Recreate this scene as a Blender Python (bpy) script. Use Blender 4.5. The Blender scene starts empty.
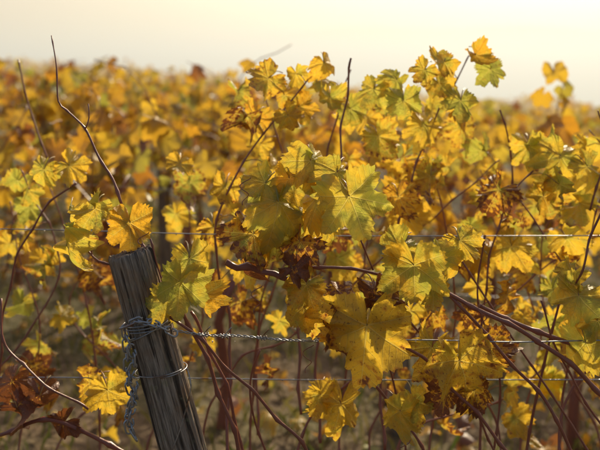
import bpy, math, random
import numpy as np
from mathutils import Vector, Matrix
random.seed(7); rng=np.random.default_rng(7)
SC=bpy.context.scene
F=833.33; CAMZ=1.5
def at(u,v,y=1.67):
    k=y/F
    return np.array([(u-300)*k, y, CAMZ+(75-v)*k])
def nrm(a):
    a=np.asarray(a,float); return a/(np.linalg.norm(a)+1e-9)
# ------------------------------------------------------------ mesh builder
class MB:
    def __init__(s): s.v=[];s.f=[];s.uv=[];s.c=[];s.n=0
    def add(s,v,f,uv,c):
        s.v.append(v); s.f+= [tuple(i+s.n for i in q) for q in f]; s.uv.append(uv); s.c.append(c); s.n+=len(v)
    def mesh(s,name,mat,smooth=True):
        me=bpy.data.meshes.new(name)
        V=np.concatenate(s.v); UV=np.concatenate(s.uv); C=np.concatenate(s.c)
        me.from_pydata(V.tolist(),[],s.f)
        li=np.empty(len(me.loops),dtype=np.int32); me.loops.foreach_get('vertex_index',li)
        ul=me.uv_layers.new(name='UVMap'); ul.data.foreach_set('uv',UV[li].astype(np.float32).ravel())
        ca=me.color_attributes.new('tint','FLOAT_COLOR','POINT'); ca.data.foreach_set('color',C.astype(np.float32).ravel())
        if smooth: me.polygons.foreach_set('use_smooth',[True]*len(me.polygons))
        me.materials.append(mat); me.update()
        return me
def obj(name,data,parent=None):
    o=bpy.data.objects.new(name,data); SC.collection.objects.link(o)
    if parent: o.parent=parent
    return o
def smoothpts(P,step=0.012):
    P=np.asarray(P,float); out=[]
    Q=np.vstack([2*P[0]-P[1],P,2*P[-1]-P[-2]])
    for i in range(1,len(Q)-2):
        p0,p1,p2,p3=Q[i-1:i+3]
        n=max(2,int(np.linalg.norm(p2-p1)/step))
        for t in np.linspace(0,1,n,endpoint=False):
            out.append(0.5*((2*p1)+(-p0+p2)*t+(2*p0-5*p1+4*p2-p3)*t*t+(-p0+3*p1-3*p2+p3)*t**3))
    out.append(P[-1]); return np.array(out)
def tube(mb,P,r,sides=7,col=(0,0,0,1)):
    P=np.asarray(P,float); n=len(P)
    r=np.broadcast_to(np.asarray(r,float),(n,))
    T=np.gradient(P,axis=0); T/= (np.linalg.norm(T,axis=1)[:,None]+1e-9)
    a=np.array([0,0,1.]) if abs(T[0][2])<.9 else np.array([1.,0,0])
    N=nrm(np.cross(T[0],a)); V=[];UV=[]
    L=0
    ang=np.arange(sides)*2*math.pi/sides
    for i in range(n):
        N=nrm(N-T[i]*np.dot(N,T[i])); B=np.cross(T[i],N)
        if i: L+=np.linalg.norm(P[i]-P[i-1])
        V.append(P[i]+r[i]*(np.cos(ang)[:,None]*N+np.sin(ang)[:,None]*B))
        UV.append(np.stack([ang/6.283,np.full(sides,L)],1))
    f=[]
    for i in range(n-1):
        for j in range(sides):
            k=(j+1)%sides
            f.append((i*sides+j,i*sides+k,(i+1)*sides+k,(i+1)*sides+j))
    f.append(tuple(range(sides))[::-1]); f.append(tuple((n-1)*sides+j for j in range(sides)))
    V=np.concatenate(V);UV=np.concatenate(UV)
    mb.add(V,f,UV,np.tile(np.array(col,float),(len(V),1)))
# ------------------------------------------------------------ leaf
def outline(A,seed,teeth=True,lob=1.0):
    r=np.full_like(A,0.58)
    for i,(a,L,w) in enumerate(((0,1.0,.50),(.98,.90,.46),(-.98,.90,.46),(1.95,.76,.50),(-1.95,.76,.50),(2.65,.62,.36),(-2.65,.62,.36))):
        L=L*(1+.06*math.sin(seed*3+i*2.1)); a=a+.07*math.sin(seed*5+i)
        fl=.70-.16*lob
        d=np.arctan2(np.sin(A-a),np.cos(A-a)); r=np.maximum(r if i else r*0+fl,fl+(L-fl)*np.clip(1-(np.abs(d)/w/1.16)**1.5,0,1))
    d=np.abs(np.abs(A)-math.pi); r*= 1-.85*np.exp(-(d/.17)**2)
    r*=1+.05*np.sin(3*A+seed)+.03*np.sin(2*A+seed*1.7)
    if teeth:
        ph=A*13/math.pi+.8*np.sin(3*A+seed)+.3*np.sin(7*A+seed*2)
        tri=1-np.abs((ph%1)-.5)*2
        r*=1+.17*(tri-.5)*(1+.45*np.sin(5*A+seed*3))
        ph=A*31/math.pi+seed; tri=np.abs((ph%1)-.5)*2; r*=1+.05*(tri-.5)
    return r
def add_leaf(mb,org,d,n,s,tint,hi=True,curl=1.0):
    NA,rings=(132,(.2,.38,.55,.7,.83,.93,1.)) if hi else (28,(.55,1.))
    A=np.linspace(-math.pi,math.pi,NA,endpoint=False)
    seed=rng.uniform(0,9); r=outline(A,seed,hi,rng.uniform(.3,1.4) if hi else rng.uniform(0,1))
    if not hi: r=r*(1.05+.035*np.where(np.arange(NA)%2,1,-1))
    T=np.array(rings)[:,None]
    rr=r[None]
    x=(T*rr*np.sin(A)).ravel(); y=(T*rr*np.cos(A)).ravel(); t=np.repeat(np.array(rings),NA); aa=np.tile(A,len(rings))
    x=np.append(x,0);y=np.append(y,0);t=np.append(t,0);aa=np.append(aa,0)
    uv=np.stack([x,y],1)
    cb=curl*(1+tint[1]*.8)
    c1=rng.uniform(-.05,.65)*cb; c2=rng.uniform(-.4,.5)*cb; am=rng.uniform(.08,.20)*cb
    z=-c1*np.sqrt(x*x+.004)+c2*(x*x+y*y)+am*t*t*np.sin(3*aa+seed)+am*.7*t*t*np.sin(5*aa+2*seed)+am*.40*t**3*np.sin(11*aa+seed)+am*.25*t**4*np.sin(19*aa+2*seed)
    z+=.08*t*np.abs(np.sin(3.3*aa))+.025*np.sin(9*x+seed)*np.sin(8*y+seed*2)
    k=rng.uniform(-.6,1.5)*cb+.001
    yy=np.where(y>0,np.sin(k*y)/k,y); z=z-np.where(y>0,(1-np.cos(k*y))/k,0)
    k2=rng.uniform(-1.0,1.0)*cb+.001
    xx=np.sin(k2*x)/k2; z=z-(1-np.cos(k2*x))/k2
    d=nrm(d); n=nrm(np.asarray(n)-d*np.dot(n,d)); X=np.cross(d,n)
    V=np.asarray(org)+s*(xx[:,None]*X+yy[:,None]*d+z[:,None]*n)
    f=[]; c=len(x)-1
    for j in range(NA):
        k_=(j+1)%NA; f.append((c,k_,j))
        for i in range(len(rings)-1):
            f.append((i*NA+j,i*NA+k_,(i+1)*NA+k_,(i+1)*NA+j))
    mb.add(V,f,uv,np.tile(np.array([tint[0],tint[1],rng.uniform(),1.]),(len(x),1)))
def rtint(g=.35,b=.25):
    return (float(np.clip(rng.normal(g,.27),0,1)),float(np.clip(rng.normal(b,.24),0,1)))
def petiole(mb,p,q,r=.0012):
    p=np.asarray(p);q=np.asarray(q)
    m=(p+q)/2+np.array([0,0,np.linalg.norm(p-q)*.18])
    tube(mb,smoothpts([p,m,q],.012),r,5,(.8,rng.uniform(),0,1))
def cane(mc,ml,P,r0,r1,leafp=.8,size=(.05,.085),hi=True,g=.35,b=.25,sides=7,start=.15,zig=.005):
    S=smoothpts(P,.012 if hi else .06); n=len(S)
    L=np.concatenate([[0],np.cumsum(np.linalg.norm(np.diff(S,axis=0),axis=1))])
    inter=.075; ph=rng.uniform(0,1)
    q=L/inter+ph
    zz=np.abs((q%2)-1)-.5
    off=nrm(rng.normal(size=3)); S=S+zz[:,None]*off*zig*2
    R=np.interp(L,[0,L[-1]],[r0,r1])
    nd=np.minimum(q%1,1-q%1)*inter
    if hi: R=R*(1+.6*np.exp(-(nd/.006)**2))
    tube(mc,S,R,sides if hi else 4,(rng.uniform(0,.5),rng.uniform(),0,1))
    T=np.gradient(S,axis=0)
    for k in range(int(math.ceil(q[0])),int(q[-1])+1):
        l=(k-ph)*inter
        if l<L[-1]*start or rng.uniform()>leafp: continue
        i=min(n-1,int(np.searchsorted(L,l)))
        side=nrm(np.cross(T[i],[rng.normal()*.5,1,rng.normal()*.4]))*(1 if k%2 else -1)
        pd=nrm(side+np.array([rng.normal()*.3,rng.normal()*.6,rng.uniform(-.2,.5)]))
        e=S[i]+pd*rng.uniform(.03,.075)
        if hi: petiole(mc,S[i],e,.0012)
        d=nrm([pd[0]*.6+rng.normal()*.4,pd[1]*.5+rng.normal()*.35,-1+rng.normal()*.35])
        nn=[pd[0]*.6+rng.normal()*.5,pd[1]+rng.normal()*.7-.2,.55+rng.normal()*.4]
        add_leaf(ml,e,d,nn,rng.uniform(*size),rtint(g,b),hi)
# ------------------------------------------------------------ materials
class NT:
    def __init__(s,name):
        s.m=bpy.data.materials.new(name); s.m.use_nodes=True; s.t=s.m.node_tree; s.t.nodes.clear()
        s.out=s.n('ShaderNodeOutputMaterial')
    def n(s,k,**kw):
        x=s.t.nodes.new(k)
        for a,b in kw.items(): setattr(x,a,b)
        return x
    def l(s,a,b): s.t.links.new(a,b)
    def put(s,sock,v):
        if hasattr(v,'links'): s.l(v,sock)
        else: sock.default_value=v
    def M(s,op,a,b=0.,c=None):
        x=s.n('ShaderNodeMath',operation=op); s.put(x.inputs[0],a); s.put(x.inputs[1],b)
        if c is not None: s.put(x.inputs[2],c)
        return x.outputs[0]
    def mix(s,f,a,b,mode='MIX'):
        x=s.n('ShaderNodeMix',data_type='RGBA',blend_type=mode); s.put(x.inputs[0],f); s.put(x.inputs[6],a); s.put(x.inputs[7],b); return x.outputs[2]
    def noise(s,vec,scale,det=3,rough=.55):
        x=s.n('ShaderNodeTexNoise'); s.put(x.inputs['Vector'],vec); x.inputs['Scale'].default_value=scale; x.inputs['Detail'].default_value=det; x.inputs['Roughness'].default_value=rough; return x.outputs['Fac']
    def ss(s,v,a,b,lo=0.,hi=1.):
        x=s.n('ShaderNodeMapRange',interpolation_type='SMOOTHSTEP'); s.put(x.inputs[0],v); s.put(x.inputs[1],a); s.put(x.inputs[2],b); s.put(x.inputs[3],lo); s.put(x.inputs[4],hi); return x.outputs[0]
def leaf_mat():
    t=NT('vine_leaf')
    uv=t.n('ShaderNodeUVMap',uv_map='UVMap').outputs[0]
    at_=t.n('ShaderNodeAttribute',attribute_name='tint'); sp=t.n('ShaderNodeSeparateColor'); t.l(at_.outputs['Color'],sp.inputs[0])
    G,B,S=sp.outputs
    sx=t.n('ShaderNodeSeparateXYZ'); t.l(uv,sx.inputs[0]); x=t.M('ABSOLUTE',sx.outputs[0]); y=sx.outputs[1]
    cb=t.n('ShaderNodeCombineXYZ'); t.l(sx.outputs[0],cb.inputs[0]); t.l(y,cb.inputs[1]); t.l(t.M('MULTIPLY',S,31.),cb.inputs[2]); vec=cb.outputs[0]
    main=None; sec=None
    for a in (0,.98,1.95):
        sa,ca=math.sin(a),math.cos(a)
        al=t.M('ADD',t.M('MULTIPLY',x,sa),t.M('MULTIPLY',y,ca))
        pe=t.M('ABSOLUTE',t.M('SUBTRACT',t.M('MULTIPLY',x,ca),t.M('MULTIPLY',y,sa)))
        w=t.M('ADD',.006,t.M('MULTIPLY',t.M('MAXIMUM',t.M('SUBTRACT',1.,al),0.),.016))
        v=t.M('MULTIPLY',t.M('SUBTRACT',1.,t.ss(pe,t.M('MULTIPLY',w,.4),w)),t.M('GREATER_THAN',al,0.))
        main=v if main is None else t.M('MAXIMUM',main,v)
        ratio=t.M('DIVIDE',pe,t.M('MAXIMUM',al,.001))
        ratio=t.M('ADD',ratio,t.M('MULTIPLY',t.M('LESS_THAN',al,0.),99.))
        ph=t.M('FRACT',t.M('MULTIPLY',t.M('SUBTRACT',al,t.M('MULTIPLY',pe,.75)),7.5))
        lv=t.M('SUBTRACT',1.,t.ss(t.M('ABSOLUTE',t.M('SUBTRACT',ph,.5)),.02,.09))
        lv=t.M('MULTIPLY',lv,t.M('LESS_THAN',ratio,.56))
        sec=lv if sec is None else t.M('MAXIMUM',sec,lv)
    vein=t.M('MAXIMUM',main,t.M('MULTIPLY',sec,.5))
    n1=t.noise(vec,2.2,2); n2=t.noise(vec,7.,3); n3=t.noise(vec,30.,2)
    rad=t.M('SQRT',t.M('ADD',t.M('MULTIPLY',x,x),t.M('MULTIPLY',y,y)))
    gf=t.M('ADD',t.M('MULTIPLY',G,1.1),t.M('MULTIPLY',t.M('SUBTRACT',n1,.5),1.9))
    gf=t.M('ADD',gf,t.M('MULTIPLY',sec,.12)); gf=t.M('SUBTRACT',gf,t.M('MULTIPLY',rad,.3))
    gf=t.ss(gf,.0,.85)
    yel=t.mix(n2,(.72,.45,.035,1),(.80,.60,.10,1)); yel=t.mix(t.M('MULTIPLY',t.ss(S,.5,1.),.55),yel,(.70,.34,.03,1))
    grn=t.mix(n2,(.34,.38,.06,1),(.58,.56,.14,1))
    col=t.mix(gf,yel,grn)
    col=t.mix(t.M('MULTIPLY',vein,.5),col,(.80,.70,.28,1))
    bm=t.M('ADD',t.M('MULTIPLY',B,1.15),t.M('ADD',t.M('MULTIPLY',rad,.42),t.M('MULTIPLY',t.M('SUBTRACT',n2,.5),1.6)))
    bm=t.M('SUBTRACT',bm,t.M('MULTIPLY',main,.15))
    bmask=t.ss(bm,.90,1.0)
    rim=t.ss(bm,.66,.96)
    col=t.mix(t.M('MULTIPLY',rim,.7),col,(.52,.19,.04,1))
    brn=t.mix(n3,(.13,.04,.02,1),(.36,.14,.06,1))
    col=t.mix(bmask,col,brn)
    spot=t.M('MULTIPLY',t.ss(n3,.63,.68),t.ss(B,.05,.5))
    col=t.mix(spot,col,(.22,.08,.03,1))
    bump=t.n('ShaderNodeBump'); bump.inputs['Strength'].default_value=.7; bump.inputs['Distance'].default_value=.005
    h=t.M('ADD',t.M('MULTIPLY',vein,-.6),t.M('MULTIPLY',n2,1.2)); t.l(h,bump.inputs['Height'])
    p=t.n('ShaderNodeBsdfPrincipled'); t.l(col,p.inputs['Base Color']); p.inputs['Roughness'].default_value=.42; p.inputs['Specular IOR Level'].default_value=.6; t.l(bump.outputs[0],p.inputs['Normal'])
    tr=t.n('ShaderNodeBsdfTranslucent'); tc=t.mix(1.,col,(1.0,.95,.6,1),'MULTIPLY'); t.l(tc,tr.inputs[0]); t.l(bump.outputs[0],tr.inputs['Normal'])
    ms=t.n('ShaderNodeMixShader'); t.l(t.M('SUBTRACT',.62,t.M('MULTIPLY',bmask,.25)),ms.inputs[0]); t.l(p.outputs[0],ms.inputs[1]); t.l(tr.outputs[0],ms.inputs[2]); t.l(ms.outputs[0],t.out.inputs[0])
    return t.m
def far_leaf_mat():
    t=NT('vine_leaf_row')
    at_=t.n('ShaderNodeAttribute',attribute_name='tint'); sp=t.n('ShaderNodeSeparateColor'); t.l(at_.outputs['Color'],sp.inputs[0])
    G,B,S=sp.outputs
    col=t.mix(t.ss(S,.3,1.),(.70,.47,.06,1),(.58,.29,.035,1))
    col=t.mix(t.ss(G,.25,.75),col,(.40,.39,.09,1))
    col=t.mix(t.ss(B,.48,.85),col,(.30,.12,.05,1))
    d=t.n('ShaderNodeBsdfDiffuse'); t.l(col,d.inputs[0])
    tr=t.n('ShaderNodeBsdfTranslucent'); t.l(t.mix(1.,col,(1.0,.95,.6,1),'MULTIPLY'),tr.inputs[0])
    gl=t.n('ShaderNodeBsdfGlossy'); gl.inputs['Roughness'].default_value=.4; gl.inputs[0].default_value=(.9,.9,.9,1)
    ms=t.n('ShaderNodeMixShader'); ms.inputs[0].default_value=.57; t.l(d.outputs[0],ms.inputs[1]); t.l(tr.outputs[0],ms.inputs[2])
    m2=t.n('ShaderNodeMixShader'); m2.inputs[0].default_value=.06; t.l(ms.outputs[0],m2.inputs[1]); t.l(gl.outputs[0],m2.inputs[2]); t.l(m2.outputs[0],t.out.inputs[0])
    return t.m
def cane_mat():
    t=NT('vine_cane')
    uv=t.n('ShaderNodeUVMap',uv_map='UVMap').outputs[0]
    at_=t.n('ShaderNodeAttribute',attribute_name='tint'); sp=t.n('ShaderNodeSeparateColor'); t.l(at_.outputs['Color'],sp.inputs[0])
    mp=t.n('ShaderNodeMapping'); mp.inputs['Scale'].default_value=(14,25,1); t.l(uv,mp.inputs[0])
    n=t.noise(mp.outputs[0],1.,3)
    col=t.mix(n,(.12,.03,.024,1),(.42,.14,.09,1))
    col=t.mix(t.ss(sp.outputs[0],.6,.75),col,t.mix(sp.outputs[1],(.34,.11,.04,1),(.42,.33,.08,1)))
    bump=t.n('ShaderNodeBump'); bump.inputs['Strength'].default_value=.5; bump.inputs['Distance'].default_value=.002; t.l(n,bump.inputs['Height'])
    p=t.n('ShaderNodeBsdfPrincipled'); t.l(col,p.inputs['Base Color']); p.inputs['Roughness'].default_value=.34; p.inputs['Specular IOR Level'].default_value=.7; t.l(bump.outputs[0],p.inputs['Normal']); t.l(p.outputs[0],t.out.inputs[0])
    return t.m
def steel_mat():
    t=NT('galvanised_steel'); tc=t.n('ShaderNodeTexCoord').outputs['Object']
    n=t.noise(tc,160.,4); n0=t.noise(tc,25.,2)
    col=t.mix(n,(.20,.21,.24,1),(.50,.52,.56,1)); col=t.mix(t.ss(n0,.55,.68),col,(.22,.12,.07,1))
    p=t.n('ShaderNodeBsdfPrincipled'); t.l(col,p.inputs['Base Color']); p.inputs['Metallic'].default_value=.75; p.inputs['Roughness'].default_value=.36; t.l(p.outputs[0],t.out.inputs[0]); return t.m
def drop_mat():
    t=NT('dew_water'); p=t.n('ShaderNodeBsdfPrincipled'); p.inputs['Base Color'].default_value=(.95,.97,1,1); p.inputs['Roughness'].default_value=.08; p.inputs['IOR'].default_value=1.33; p.inputs['Transmission Weight'].default_value=.9; t.l(p.outputs[0],t.out.inputs[0]); return t.m
def wood_mat():
    t=NT('weathered_wood'); tc=t.n('ShaderNodeTexCoord').outputs['Object']
    mp=t.n('ShaderNodeMapping'); mp.inputs['Scale'].default_value=(1,1,.06); t.l(tc,mp.inputs[0])
    n=t.noise(mp.outputs[0],230.,5,.7); n1=t.noise(mp.outputs[0],75.,4); n2=t.noise(tc,14.,3)
    col=t.mix(t.ss(n,.3,.7),(.11,.08,.06,1),(.52,.42,.33,1)); col=t.mix(t.M('MULTIPLY',t.ss(n2,.42,.7),.75),col,(.32,.19,.10,1),'MIX')
    col=t.mix(t.M('MULTIPLY',t.ss(n1,.57,.63),.85),col,(.04,.026,.018,1))
    n4=t.noise(tc,45.,4); col=t.mix(t.M('MULTIPLY',t.ss(n4,.58,.68),.5),col,(.27,.25,.15,1))
    bump=t.n('ShaderNodeBump'); bump.inputs['Strength'].default_value=1.; bump.inputs['Distance'].default_value=.006
    t.l(t.M('SUBTRACT',n,t.M('MULTIPLY',t.ss(n1,.57,.63),1.)),bump.inputs['Height'])
    p=t.n('ShaderNodeBsdfPrincipled'); t.l(col,p.inputs['Base Color']); p.inputs['Roughness'].default_value=.8; t.l(bump.outputs[0],p.inputs['Normal']); t.l(p.outputs[0],t.out.inputs[0]); return t.m
def ground_mat():
    t=NT('vineyard_soil_and_grass'); tc=t.n('ShaderNodeTexCoord').outputs['Object']
    n=t.noise(tc,1.3,3); n2=t.noise(tc,14.,3)
    col=t.mix(t.ss(n,.4,.6),(.09,.055,.032,1),(.08,.08,.028,1)); col=t.mix(t.M('MULTIPLY',n2,.6),col,(.22,.14,.055,1))
    bump=t.n('ShaderNodeBump'); bump.inputs['Distance'].default_value=.05; t.l(n2,bump.inputs['Height'])
    p=t.n('ShaderNodeBsdfPrincipled'); t.l(col,p.inputs['Base Color']); p.inputs['Roughness'].default_value=.95; t.l(bump.outputs[0],p.inputs['Normal']); t.l(p.outputs[0],t.out.inputs[0]); return t.m
def grass_mat():
    t=NT('grass_blade'); at_=t.n('ShaderNodeAttribute',attribute_name='tint'); sp=t.n('ShaderNodeSeparateColor'); t.l(at_.outputs['Color'],sp.inputs[0])
    col=t.mix(sp.outputs[0],(.08,.11,.02,1),(.28,.22,.07,1))
    p=t.n('ShaderNodeBsdfDiffuse'); t.l(col,p.inputs[0]); tr=t.n('ShaderNodeBsdfTranslucent'); t.l(col,tr.inputs[0])
    ms=t.n('ShaderNodeMixShader'); ms.inputs[0].default_value=.4; t.l(p.outputs[0],ms.inputs[1]); t.l(tr.outputs[0],ms.inputs[2]); t.l(ms.outputs[0],t.out.inputs[0]); return t.m
LEAF=leaf_mat(); FLEAF=far_leaf_mat(); CANE=cane_mat(); STEEL=steel_mat(); WOOD=wood_mat(); GROUND=ground_mat(); GRASS=grass_mat(); DROP=drop_mat()
# ------------------------------------------------------------ terrain
SL=.08
def gh(x,y):
    x=np.asarray(x,float);y=np.asarray(y,float)
    return -SL*np.clip(x,-40,40)*np.clip((y+2)/8,0,1)-.012*np.clip(y-2,0,60)-.05*np.clip(y-45,0,400)+.10*np.sin(x*.11+y*.07)*np.clip((y-6)/20,0,1)
xs=np.unique(np.concatenate([np.linspace(-60,60,80),np.linspace(-2500,2500,60)])); ys=np.unique(np.concatenate([np.linspace(-12,90,90),np.linspace(90,4000,60)]))
XX,YY=np.meshgrid(xs,ys); ZZ=gh(XX,YY)
mb=MB(); nx=len(xs)
V=np.stack([XX.ravel(),YY.ravel(),ZZ.ravel()],1)
f=[(j*nx+i,j*nx+i+1,(j+1)*nx+i+1,(j+1)*nx+i) for j in range(len(ys)-1) for i in range(nx-1)]
mb.add(V,f,V[:,:2],np.zeros((len(V),4))); obj('ground',mb.mesh('ground',GROUND))
xs=np.linspace(-900,900,90); ys=np.linspace(260,800,40); XX,YY=np.meshgrid(xs,ys); nx=len(xs)
tt=(YY-260)/540
ZZ=-25+np.sin(np.clip(tt*1.6,0,1)*math.pi/2)*(53+4*np.sin(XX*.005+1)+3*np.sin(XX*.015)+1.5*np.sin(XX*.05))
V=np.stack([XX.ravel(),YY.ravel(),ZZ.ravel()],1); mb=MB()
f=[(j*nx+i,j*nx+i+1,(j+1)*nx+i+1,(j+1)*nx+i) for j in range(len(ys)-1) for i in range(nx-1)]
mb.add(V,f,V[:,:2],np.zeros((len(V),4))); obj('hill',mb.mesh('hill',GROUND))
# ------------------------------------------------------------ foreground vine (in focus)
vine=obj('grape_vine',None); mc=MB(); ml=MB()
def C(pts,r0,r1,y=1.67,**k):
    P=[at(p[0],p[1],p[2] if len(p)>2 else y) for p in pts]
    cane(mc,ml,P,r0*.82,r1*.82,**k)
N0=dict(leafp=0.)
C([(122,206,1.72),(112,178,1.74),(98,155,1.75),(85,130,1.76),(66,108,1.78),(58,100,1.78),(57,70,1.78),(51,34,1.79)],.0038,.0014,zig=.006,**N0)
C([(85,130,1.76),(89,118,1.76),(88,104,1.76)],.002,.0012,**N0)
C([(150,262,1.69),(120,205,1.72)],.004,.004,**N0)
C([(226,262),(236,268),(245,266),(262,272),(276,274),(292,281),(318,282)],.0085,.006,zig=.005,**N0)
C([(290,270,1.69),(318,266),(352,270),(392,276)],.0042,.0035,**N0)
C([(392,276),(445,293),(495,318),(545,345),(600,392),(640,440)],.005,.0065,**N0)
C([(445,291),(478,325),(512,365),(545,400),(572,455),(590,520)],.004,.0045,**N0)
C([(400,343),(432,367),(468,405),(512,458),(540,520)],.0038,.0045,**N0)
C([(480,306,1.72),(505,318,1.73),(540,333,1.72),(600,352,1.7),(650,365,1.7)],.0055,.0065,**N0)
C([(168,312,1.64),(205,345,1.64),(245,385,1.66),(278,418,1.67),(305,450,1.68),(340,520,1.7)],.0035,.0042,**N0)
C([(182,310,1.66),(203,352),(222,400),(240,455),(255,540)],.0045,.0055,**N0)
C([(190,312,1.7),(216,362,1.7),(236,420,1.7),(244,470,1.7)],.0035,.004,**N0)
C([(602,210),(590,240),(582,270),(566,300,1.7)],.003,.002,**N0)
C([(355,219),(360,240),(374,271)],.0016,.0022,**N0)
C([(352,58,2.0),(343,120,2.0),(338,180,1.95)],.003,.003,**N0)
C([(0,300,1.8),(6,345,1.78),(40,380,1.75),(88,410,1.75)],.003,.003,**N0)
C([(75,182,1.95),(40,215,1.95),(15,265,1.95),(2,330,1.95),(0,400,1.95)],.003,.003,**N0)
C([(0,435,1.8),(50,420,1.8),(110,445,1.8),(150,470,1.8)],.005,.006,**N0)
C([(150,240),(156,262),(165,285)],.0022,.002,**N0)
C([(84,247),(100,262),(125,268)],.003,.002,**N0)
C([(90,240),(92,256),(100,262)],.0018,.0018,**N0)
C([(370,380),(395,410),(420,445),(450,520)],.0035,.004,y=1.8,**N0)
C([(560,300,1.8),(545,360,1.8),(530,430,1.8),(520,500,1.8)],.003,.004,**N0)
for (u,v,x0) in ((340,520,.12),(640,440,.85),(150,470,-.55)):
    p=at(u,v,1.72)
    cane(mc,ml,[p,[x0*.7+p[0]*.3,1.74,.6],[x0,1.76,.35],[x0+.02,1.78,-.03]],.012,.024,leafp=0.,zig=.01)
for (u,v,s) in ((262,286,1),(490,300,1),(430,270,-1),(312,345,1),(250,175,1),(410,440,-1),(150,232,1)):
    p=at(u,v,1.66); q=np.linspace(0,1,40)
    R=.012*(1-q*.6); a=q*10*s
    P=p+np.stack([R*np.cos(a)-R[0],R*np.sin(a)*.6,-q*.055],1)+rng.normal(size=3)*.002
    tube(mc,P,.0009,5,(.3,.5,0,1))
# hand placed leaves: u,v,W, tip angle (0 down, + right), yaw, pitch, green, brown, y
HL=[
(130,228,50,-5,15,10,.15,.15,1.70),(92,212,44,-30,-35,25,.45,.10,1.69),(66,252,60,5,-60,5,.5,.25,1.68),(70,218,36,10,-50,10,.45,.1,1.72),
(180,288,56,-15,25,15,.6,.05,1.63),(190,262,46,35,-30,30,.5,.15,1.66),(165,305,40,-40,20,10,.5,.1,1.62),(203,300,36,20,-40,0,.3,.2,1.68),
(278,207,62,-20,20,35,.55,.1,1.66),(352,203,70,25,-14,14,.5,.05,1.61),(312,166,56,10,15,20,.4,.15,1.68),(336,176,44,-30,30,20,.45,.1,1.66),
(318,200,50,-10,-25,40,.35,.15,1.67),(330,222,44,15,25,20,.3,.2,1.68),(262,185,44,-50,20,30,.4,.2,1.70),(290,182,46,20,-20,30,.45,.15,1.69),
(250,238,58,-45,20,25,.45,.55,1.66),(298,246,44,-10,-20,30,.4,.65,1.67),(300,222,46,15,35,20,.6,.1,1.69),(270,245,44,0,-40,10,.5,.4,1.70),(240,262,38,-30,-40,10,.1,.8,1.70),
(296,270,34,70,0,40,.0,.9,1.64),(304,288,42,-40,10,20,.4,.3,1.65),(322,312,56,-35,-20,25,.25,.35,1.66),(300,310,44,-60,20,20,.3,.3,1.68),
(366,335,90,-8,-8,-8,.12,.34,1.60),(352,300,50,80,15,30,.1,.7,1.62),(388,302,44,60,-15,35,.1,.8,1.62),(340,330,48,-60,20,5,.1,.6,1.65),(376,295,40,10,-30,30,.1,.8,1.64),
(414,272,64,5,-12,5,.5,.1,1.62),(444,262,46,35,20,15,.5,.1,1.65),(462,243,38,50,-30,30,.4,.2,1.67),(400,250,44,-40,30,30,.5,.1,1.66),(432,290,38,20,-30,20,.5,.3,1.66),
(462,368,78,20,10,0,.15,.45,1.66),(430,352,54,-30,15,20,.3,.35,1.69),(492,352,50,40,-25,15,.12,.6,1.70),(445,395,42,-10,20,5,.1,.75,1.72),(475,395,40,20,-20,15,.15,.65,1.72),
(400,416,44,-20,30,15,.3,.2,1.70),(340,410,62,-15,10,10,.12,.3,1.85),(322,398,40,30,30,10,.1,.3,1.86),(415,405,36,20,-30,15,.5,.3,1.72),
(578,300,52,-30,20,40,.6,.05,1.66),(588,348,54,15,-20,5,.5,.15,1.66),(600,325,46,30,10,20,.5,.2,1.68),(572,275,36,-60,30,30,.5,.3,1.70),
(108,395,48,10,10,10,.1,.2,1.85),(180,166,36,-20,30,40,.25,.1,2.1),(72,168,42,50,20,30,.2,.2,1.95),(42,172,38,-30,10,15,.5,.1,1.95),(88,385,40,-50,-30,10,.05,.5,1.9),
(325,66,36,10,10,15,.1,.35,2.0),(265,80,48,-60,20,20,.2,.4,2.0),(285,98,40,20,-20,15,.3,.3,2.05),(404,104,42,5,-15,20,.75,.1,2.0),(460,104,46,-25,20,15,.7,.1,2.0),
(478,57,36,30,10,25,.3,.25,2.05),(442,62,40,-80,20,30,.4,.3,2.0),(423,72,36,-40,10,20,.4,.4,2.0),(440,85,40,40,-20,30,.4,.3,2.05),(395,82,38,-50,20,15,.6,.1,2.05),
(372,92,44,-20,-20,30,.6,.1,2.05),(352,112,46,15,20,20,.6,.1,2.1),(330,100,40,-10,20,30,.5,.2,2.05),(300,110,42,20,0,20,.3,.3,2.05),(255,120,44,-30,10,20,.3,.4,2.1),
(560,160,56,-20,20,20,.5,.1,2.0),(530,150,50,20,-20,20,.4,.3,2.05),(590,170,52,20,20,20,.5,.2,2.0),(545,200,50,0,20,20,.4,.3,2.0),
(510,250,50,-15,-20,20,.25,.3,2.0),(490,200,50,30,20,10,.4,.4,2.1),(380,140,50,20,10,10,.4,.4,2.1),(430,180,54,-20,20,10,.3,.5,2.1),(400,200,46,30,-30,10,.2,.5,2.0),
(225,190,40,-20,20,20,.1,.4,2.0),(215,230,40,20,20,20,.2,.5,2.0),(40,400,44,0,20,10,.0,.95,1.8),(20,410,44,60,-20,10,.0,.95,1.8),(60,425,40,-60,20,10,.05,.95,1.8),(10,385,40,-30,10,20,.0,.95,1.85)]
for (u,v,W,ta,yaw,pit,g,b,y) in HL:
    a=math.radians(ta+rng.normal()*5); d=np.array([math.sin(a),0,-math.cos(a)]); nn=np.array([0,-1.,0])
    Rm=Matrix.Rotation(math.radians(yaw),3,'Z')@Matrix.Rotation(-math.radians(pit),3,'X')
    d=np.array(Rm@Vector(d)); nn=np.array(Rm@Vector(nn))
    s=W/1.46*(1.67/F); c=at(u,v,y); o=c-d*s*.15
    add_leaf(ml,o,d,nn,s,(g,b),True,.65 if W>65 else 1.0)
    e=o-d*.03+np.array([rng.normal()*.012,.035,.0]); petiole(mc,e,o,.0013)
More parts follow.
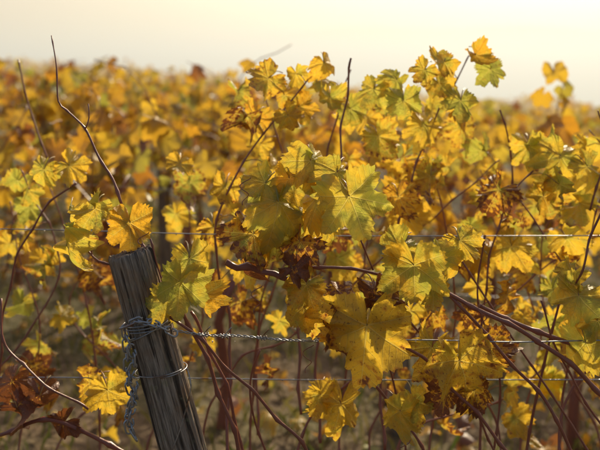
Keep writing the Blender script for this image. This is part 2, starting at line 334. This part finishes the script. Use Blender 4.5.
SH=[([(230,330),(215,235),(245,160),(300,90),(318,66)],2.0,.75),([(300,300),(318,200),(338,110),(350,70)],2.15,.85),([(380,330),(400,220),(430,130),(470,55)],2.1,.85),
([(480,420),(488,270),(515,190),(560,150)],2.0,.85),([(560,440),(580,290),(600,200),(620,150)],2.05,.85),([(100,440),(90,320),(62,220),(40,165)],2.3,.8),
([(250,440),(262,300),(290,200),(262,85)],2.2,.85),([(430,440),(455,320),(440,200),(400,95)],2.25,.85),([(150,440),(200,330),(190,230),(182,165)],2.4,.75),
([(340,420),(360,300),(380,200),(460,110)],2.3,.85),([(520,440),(540,330),(500,240),(480,170)],2.35,.85),([(20,440),(40,330),(20,260),(10,200)],2.4,.8),
([(600,440),(560,360),(540,260),(570,170)],2.3,.85),([(300,440),(350,380),(420,330),(470,230)],2.0,.55),([(200,440),(240,360),(300,330),(330,240)],2.2,.6),([(640,420),(650,300),(640,200),(590,130)],2.1,.9),
([(370,440),(400,340),(350,240),(310,150)],2.4,.85),([(500,440),(470,340),(530,280),(590,230)],2.15,.8),([(320,330),(380,260),(430,220),(500,160)],2.2,.85),([(260,330),(300,240),(360,180),(380,110)],2.35,.85),
([(560,420),(600,340),(560,260),(520,200)],2.0,.8),([(400,440),(500,400),(560,350),(610,290)],2.2,.5),([(60,440),(120,380),(70,310),(110,220)],2.5,.8),([(-20,400),(30,330),(60,260),(20,170)],2.2,.7)]
for pts,y,lp in SH:
    P=[at(u,v,y-.05+.03*i) for i,(u,v) in enumerate(pts)]
    P=[P[0]+np.array([0,-.1,-.25])]+P
    cane(mc,ml,P,.0036,.0017,leafp=lp,size=(.042,.072),g=.36,b=.36,start=.36)
for pts in ([(392,300,1.75),(430,345,1.76),(480,420,1.78),(515,500,1.8)],[(455,250,1.8),(500,320,1.8),(552,395,1.78),(600,470,1.78)],[(340,300,1.78),(382,352,1.78),(402,420,1.8),(410,500,1.8)],
            [(540,300,1.7),(562,360,1.7),(598,420,1.7),(640,480,1.7)],[(485,235,1.85),(478,300,1.85),(500,380,1.85),(490,480,1.85)],[(260,350,1.8),(250,400,1.8),(276,480,1.8)],[(500,110,2.1),(512,160,2.1),(508,230,2.1)],
            [(598,110,2.0),(606,150,2.0),(590,210,2.0)],[(18,60,2.3),(30,110,2.3),(48,160,2.3)]):
    C(pts,.0024,.0032,**N0)
obj('canes',mc.mesh('canes',CANE),vine); obj('leaves',ml.mesh('leaves',LEAF),vine)
# ------------------------------------------------------------ vineyard rows behind
segs=[]
for k in range(4):
    c=MB(); l=MB(); 
    for j in range(4):
        x=-2+j*1.05+rng.normal()*.05
        S=smoothpts([[x,0,-.25],[x+.03,.02,.2],[x-.02,-.02,.45],[x+.03,0,.62]],.1)
        tube(c,S,np.linspace(.028,.02,len(S)),6,(.1,.5,0,1))
        for m in range(13):
            a=rng.uniform(-1,1); lean=rng.normal()*.18
            h=rng.uniform(.35,.76); 
            p0=np.array([x+a*.45,rng.normal()*.04,.60+rng.uniform(-.1,.1)]); p1=p0+np.array([a*.15+rng.normal()*.08,lean*.5,h*.5]); p2=p1+np.array([a*.12+rng.normal()*.14,lean,h*.5])
            p3=p2+np.array([rng.normal()*.16,lean*.8+rng.normal()*.1,rng.uniform(-.15,.18)])
            cane(c,l,[p0,p1,p2,p3],.0042,.0018,leafp=.84,size=(.05,.078),hi=False,g=.26,b=.36,start=.0)
    segs.append((c.mesh('row_canes_%d'%k,CANE),l.mesh('row_leaves_%d'%k,FLEAF)))
y=3.55; cnt=0
while y<48:
    e=obj('grape_vine_row',None)
    half=.42*y+3; x=-half-rng.uniform(0,2)
    while x<half:
        s=segs[rng.integers(4)]; z=float(gh(x,y)); fl=rng.uniform()<.5
        for nm,me in zip(('canes','leaves'),s):
            if nm=='canes' and y>22: continue
            o=obj(nm,me,e); o.location=(x,y+rng.normal()*.03,z); o.rotation_euler=(0,math.atan(SL)*(-1 if fl else 1),math.pi if fl else 0); o.scale=(1.05,1,float(1+rng.normal()*.06)); 
        x+=4.0; cnt+=1
    y+=1.95 if y<14 else (2.6 if y<28 else 4.2)
print('segments',cnt)
mb=MB(); n=12000
gx=rng.uniform(-4,4,n); gy=rng.uniform(.9,9,n)
for i in range(n):
    z=float(gh(gx[i],gy[i])); h=rng.uniform(.04,.14); a=rng.uniform(0,6.28); w=.004
    dx,dy=math.cos(a)*w,math.sin(a)*w; b=rng.normal(size=2)*h*.4
    v=np.array([[gx[i]-dx,gy[i]-dy,z-.01],[gx[i]+dx,gy[i]+dy,z-.01],[gx[i]+b[0]*.4+dx*.7,gy[i]+b[1]*.4,z+h*.6],[gx[i]+b[0],gy[i]+b[1],z+h]])
    mb.add(v,[(0,1,2),(0,2,3)],v[:,:2],np.tile([rng.uniform(),0,0,1.],(4,1)))
obj('grass',mb.mesh('grass',GRASS,False))
ml=MB()
for i in range(1200):
    x_,y_=rng.uniform(-4,4),rng.uniform(1,10)
    add_leaf(ml,[x_,y_,float(gh(x_,y_))+.04+rng.uniform(0,.05)],[rng.normal(),rng.normal(),rng.normal()*.2],[rng.normal()*.4,rng.normal()*.4,1],rng.uniform(.04,.07),rtint(.1,.5),False)
obj('fallen_leaves',ml.mesh('fallen_leaves',FLEAF))
# ------------------------------------------------------------ wooden posts
def post(name,top,bottom,r):
    top=np.array(top);bottom=np.array(bottom); H=float(np.linalg.norm(top-bottom))
    na,nh=140,150; A=np.linspace(0,2*math.pi,na,endpoint=False); hs=np.linspace(0,H,nh); V=[];f=[]
    cr=[(rng.uniform(0,6.28),rng.uniform(.02,.05),rng.uniform(.003,.010),rng.uniform(0,.8)*H,rng.uniform(.15,.6)*H) for _ in range(16)]
    cr+=[(4.1,.05,.016,.7*H,.5*H),(5.0,.04,.014,.85*H,.4*H),(4.6,.03,.010,.95*H,.2*H),(5.5,.04,.012,.9*H,.25*H)]
    for h in hs:
        R=r*(1-.10*h/H)*(1+.025*np.sin(2*A+1+h*1.3)+.018*np.sin(5*A+h*3))+.0012*np.sin(23*A+h*5)+.0008*np.sin(41*A-h*9)
        for a,w,dp,h0,hl in cr:
            d=np.arctan2(np.sin(A-a-.05*np.sin(h*14+a)),np.cos(A-a-.05*np.sin(h*14+a)))
            R=R-dp*np.exp(-(d/w)**2)*math.exp(-((h-h0)/hl)**4)
        V.append(np.stack([R*np.cos(A),R*np.sin(A),np.full(na,h)],1))
    topR=V[-1].copy()
    V[-1][:,2]+=.004*np.sin(3*A)+.003*np.sin(11*A+1)
    for q,dz in ((.93,.004),(.75,.003),(.5,.002),(.25,.0005)):
        T=topR.copy(); T[:,:2]*=q; T[:,2]+=dz+.0015*np.sin(7*A+q*20)+.001*rng.normal(size=na); V.append(T)
    nr=len(V)
    for i in range(nr-1):
        for j in range(na):
            k=(j+1)%na; f.append((i*na+j,i*na+k,(i+1)*na+k,(i+1)*na+j))
    f.append(tuple((nr-1)*na+j for j in range(na)))
    V=np.concatenate(V); mb=MB(); mb.add(V,f,V[:,:2],np.zeros((len(V),4)))
    o=obj(name,mb.mesh(name,WOOD)); o.location=bottom; o.rotation_euler=Vector(top-bottom).to_track_quat('Z','Y').to_euler(); return o
ptop=at(130,254,1.67); axis=nrm(at(183,450,1.66)-ptop); L=(ptop[2]+.1)/-axis[2]; pbot=ptop+axis*L
post('wooden_post',ptop,pbot,.048)
for (x,y) in ((.42,3.6),(-2.6,3.6),(1.75,3.65),(-.9,5.5),(2.4,5.55)):
    z=float(gh(x,y)); post('wooden_post',[x,y,z+.85],[x+.02,y,z-.1],.045)
# ------------------------------------------------------------ wires
def wireobj(name,curves,parent=None):
    m=MB()
    for P,r in curves: tube(m,P,r,7)
    return obj(name,m.mesh(name,STEEL),parent)
def twist(P,rad,pitch,r):
    S=smoothpts(P,.0025); Ls=np.concatenate([[0],np.cumsum(np.linalg.norm(np.diff(S,axis=0),axis=1))]); out=[]
    for ph in (0,math.pi):
        a=Ls/pitch*2*math.pi+ph
        out.append((S+np.stack([0*a,np.cos(a)*rad,np.sin(a)*rad],1),r))
    return out
def ring(t_up,turns,rad,pitch,r,ph=0,tilt=0):
    X=nrm(np.cross(axis,[0,1,0])); Y=np.cross(axis,X); q=np.linspace(0,turns,int(60*turns)); a=q*2*math.pi+ph
    return (ptop+axis[None]*(t_up+q*pitch+tilt*np.cos(a))[:,None]+rad*(np.cos(a)[:,None]*X+np.sin(a)[:,None]*Y),r)
W=[]
W+=twist([at(172,330,1.62),at(205,335,1.64),at(240,336,1.66),at(285,340,1.67),at(325,341,1.67)],.0018,.026,.0012)
W.append((smoothpts([at(322,341,1.67),at(420,340,1.67),at(520,342,1.67),at(640,340,1.67),at(1100,338,1.67)]),.0014))
W.append(ring(.135,2.2,.049,.006,.0013,1.0,.006)); W.append(ring(.235,1.15,.0505,.004,.0013,.5,.008)); W.append(ring(.15,1.1,.050,.003,.0013,2.,-.01))
W.append((smoothpts([at(187,368,1.62),at(191,385,1.61),at(187,405,1.61),at(180,430,1.61),at(171,455,1.61),at(168,480,1.61)]),.0012))
for (u,v) in ((225,336),(262,338),(204,335)):
    p=at(u,v,1.66); q=np.linspace(0,1,60); a=q*2*math.pi*3.5
    W.append((p+np.stack([(q-.5)*.02,np.cos(a)*.004,np.sin(a)*.004],1),.0012))
    W.append((smoothpts([p,p+[.006,-.01,.012],p+[.014,-.008,.02]]),.0011))
wireobj('trellis_wire',W)
wireobj('trellis_wire',[(smoothpts([at(-500,224,1.95),at(0,229,1.95),at(200,234,1.95),at(420,236,1.95),at(1100,234,1.95)],.05),.0013)])
wireobj('trellis_wire',[(smoothpts([at(-500,375,1.9),at(150,378,1.9),at(380,380,1.9),at(1100,378,1.9)],.05),.0013)])
for y in (3.55,5.5):
    for h in (.62,1.0):
        wireobj('trellis_wire',[(np.array([[x,y,float(gh(x,y))+h] for x in np.linspace(-6,6,40)]),.0014)])
mb=MB()
for (v0,y0) in ((340.5,1.67),(379,1.9),(234,1.95)):
    for i in range(26):
        u=rng.uniform(-20,640)
        if v0==340.5 and u<200: continue
        c0=at(u,v0 if v0!=234 else 229+5*min(max(u,0),200)/200+.009*max(0,u-200),y0); c0[2]-=.0022; r=rng.uniform(.0011,.002)
        th=np.linspace(0,math.pi,7); ph=np.arange(8)*math.pi/4
        V=np.array([[r*math.sin(a)*math.cos(b),r*math.sin(a)*math.sin(b),r*1.15*math.cos(a)] for a in th for b in ph])+c0
        f=[(i_*8+j,i_*8+(j+1)%8,(i_+1)*8+(j+1)%8,(i_+1)*8+j) for i_ in range(6) for j in range(8)]
        mb.add(V,f,V[:,:2],np.zeros((len(V),4)))
obj('dew_drops',mb.mesh('dew_drops',DROP))
# ------------------------------------------------------------ chain
def link(c,t,side,Ln=.026,Wd=.013,r=.0019):
    t=nrm(t); side=nrm(side-t*np.dot(side,t)); q=np.linspace(0,2*math.pi,29)
    x=np.cos(q)*Wd/2; z=np.sin(q)*Wd/2+np.sign(np.sin(q))*(Ln-Wd)/2
    return c+x[:,None]*side+z[:,None]*t
def chain(mb,P,Ln=.026,pitch=.019):
    S=smoothpts(P,.001); Ls=np.concatenate([[0],np.cumsum(np.linalg.norm(np.diff(S,axis=0),axis=1))])
    for i,l in enumerate(np.arange(0,Ls[-1],pitch)):
        j=min(len(S)-2,int(np.searchsorted(Ls,l))); t=S[j+1]-S[j]
        sd=np.array([1,.35,.1]) if i%2 else np.array([-.35,1,.1])
        tube(mb,link(S[j],t,sd+rng.normal(size=3)*.25),.0019,7)
mb=MB()
chain(mb,[at(150,324,1.60),at(134,323,1.60),at(125,330,1.60),at(130,345,1.60),at(134,362,1.60),at(128,380,1.60),at(133,402,1.60),at(128,425,1.60),at(134,436,1.60)])
chain(mb,[at(125,335,1.61),at(127,356,1.61),at(128,372,1.61),at(136,392,1.61),at(128,412,1.61),at(133,430,1.61)])
chain(mb,[at(126,326,1.60),at(142,320,1.60),at(160,326,1.595),at(176,334,1.60)])
obj('metal_chain',mb.mesh('metal_chain',STEEL))
# ------------------------------------------------------------ mist
t=NT('mist'); vs=t.n('ShaderNodeVolumeScatter'); vs.inputs['Color'].default_value=(1.,.76,.62,1); vs.inputs['Density'].default_value=.036; vs.inputs['Anisotropy'].default_value=.35; t.l(vs.outputs[0],t.out.inputs['Volume'])
bpy.ops.mesh.primitive_cube_add(size=1); o=bpy.context.object; o.name='mist'; o.scale=(3000,1600,60); o.location=(0,809,-22.3); o.data.materials.append(t.m)
# ------------------------------------------------------------ light, sky, camera
EL,AZ=math.radians(30),math.radians(22)
w=bpy.data.worlds.new('World'); SC.world=w; w.use_nodes=True; nt=w.node_tree
sky=nt.nodes.new('ShaderNodeTexSky'); sky.sky_type='NISHITA'; sky.sun_disc=False; sky.sun_elevation=EL; sky.sun_rotation=AZ; sky.dust_density=6.; sky.air_density=1.2; sky.ozone_density=.6
bg=nt.nodes['Background']; nt.links.new(sky.outputs[0],bg.inputs[0]); bg.inputs[1].default_value=.13
sd=Vector((math.sin(AZ)*math.cos(EL),math.cos(AZ)*math.cos(EL),math.sin(EL)))
sl=bpy.data.lights.new('sun','SUN'); sl.energy=5; sl.angle=math.radians(.6); sl.color=(1,.80,.54); so=obj('sun',sl); so.rotation_euler=sd.to_track_quat('Z','Y').to_euler()
cd=bpy.data.cameras.new('camera'); co=obj('camera',cd); co.location=(0,0,CAMZ); co.rotation_euler=(math.pi/2,0,0)
cd.lens=50; cd.sensor_width=36; cd.shift_y=-.25; cd.clip_end=6000; cd.clip_start=.05
cd.dof.use_dof=True; cd.dof.focus_distance=1.65; cd.dof.aperture_fstop=3.0
SC.camera=co
SC.view_settings.view_transform='Standard'; SC.view_settings.look='None'; SC.view_settings.exposure=0
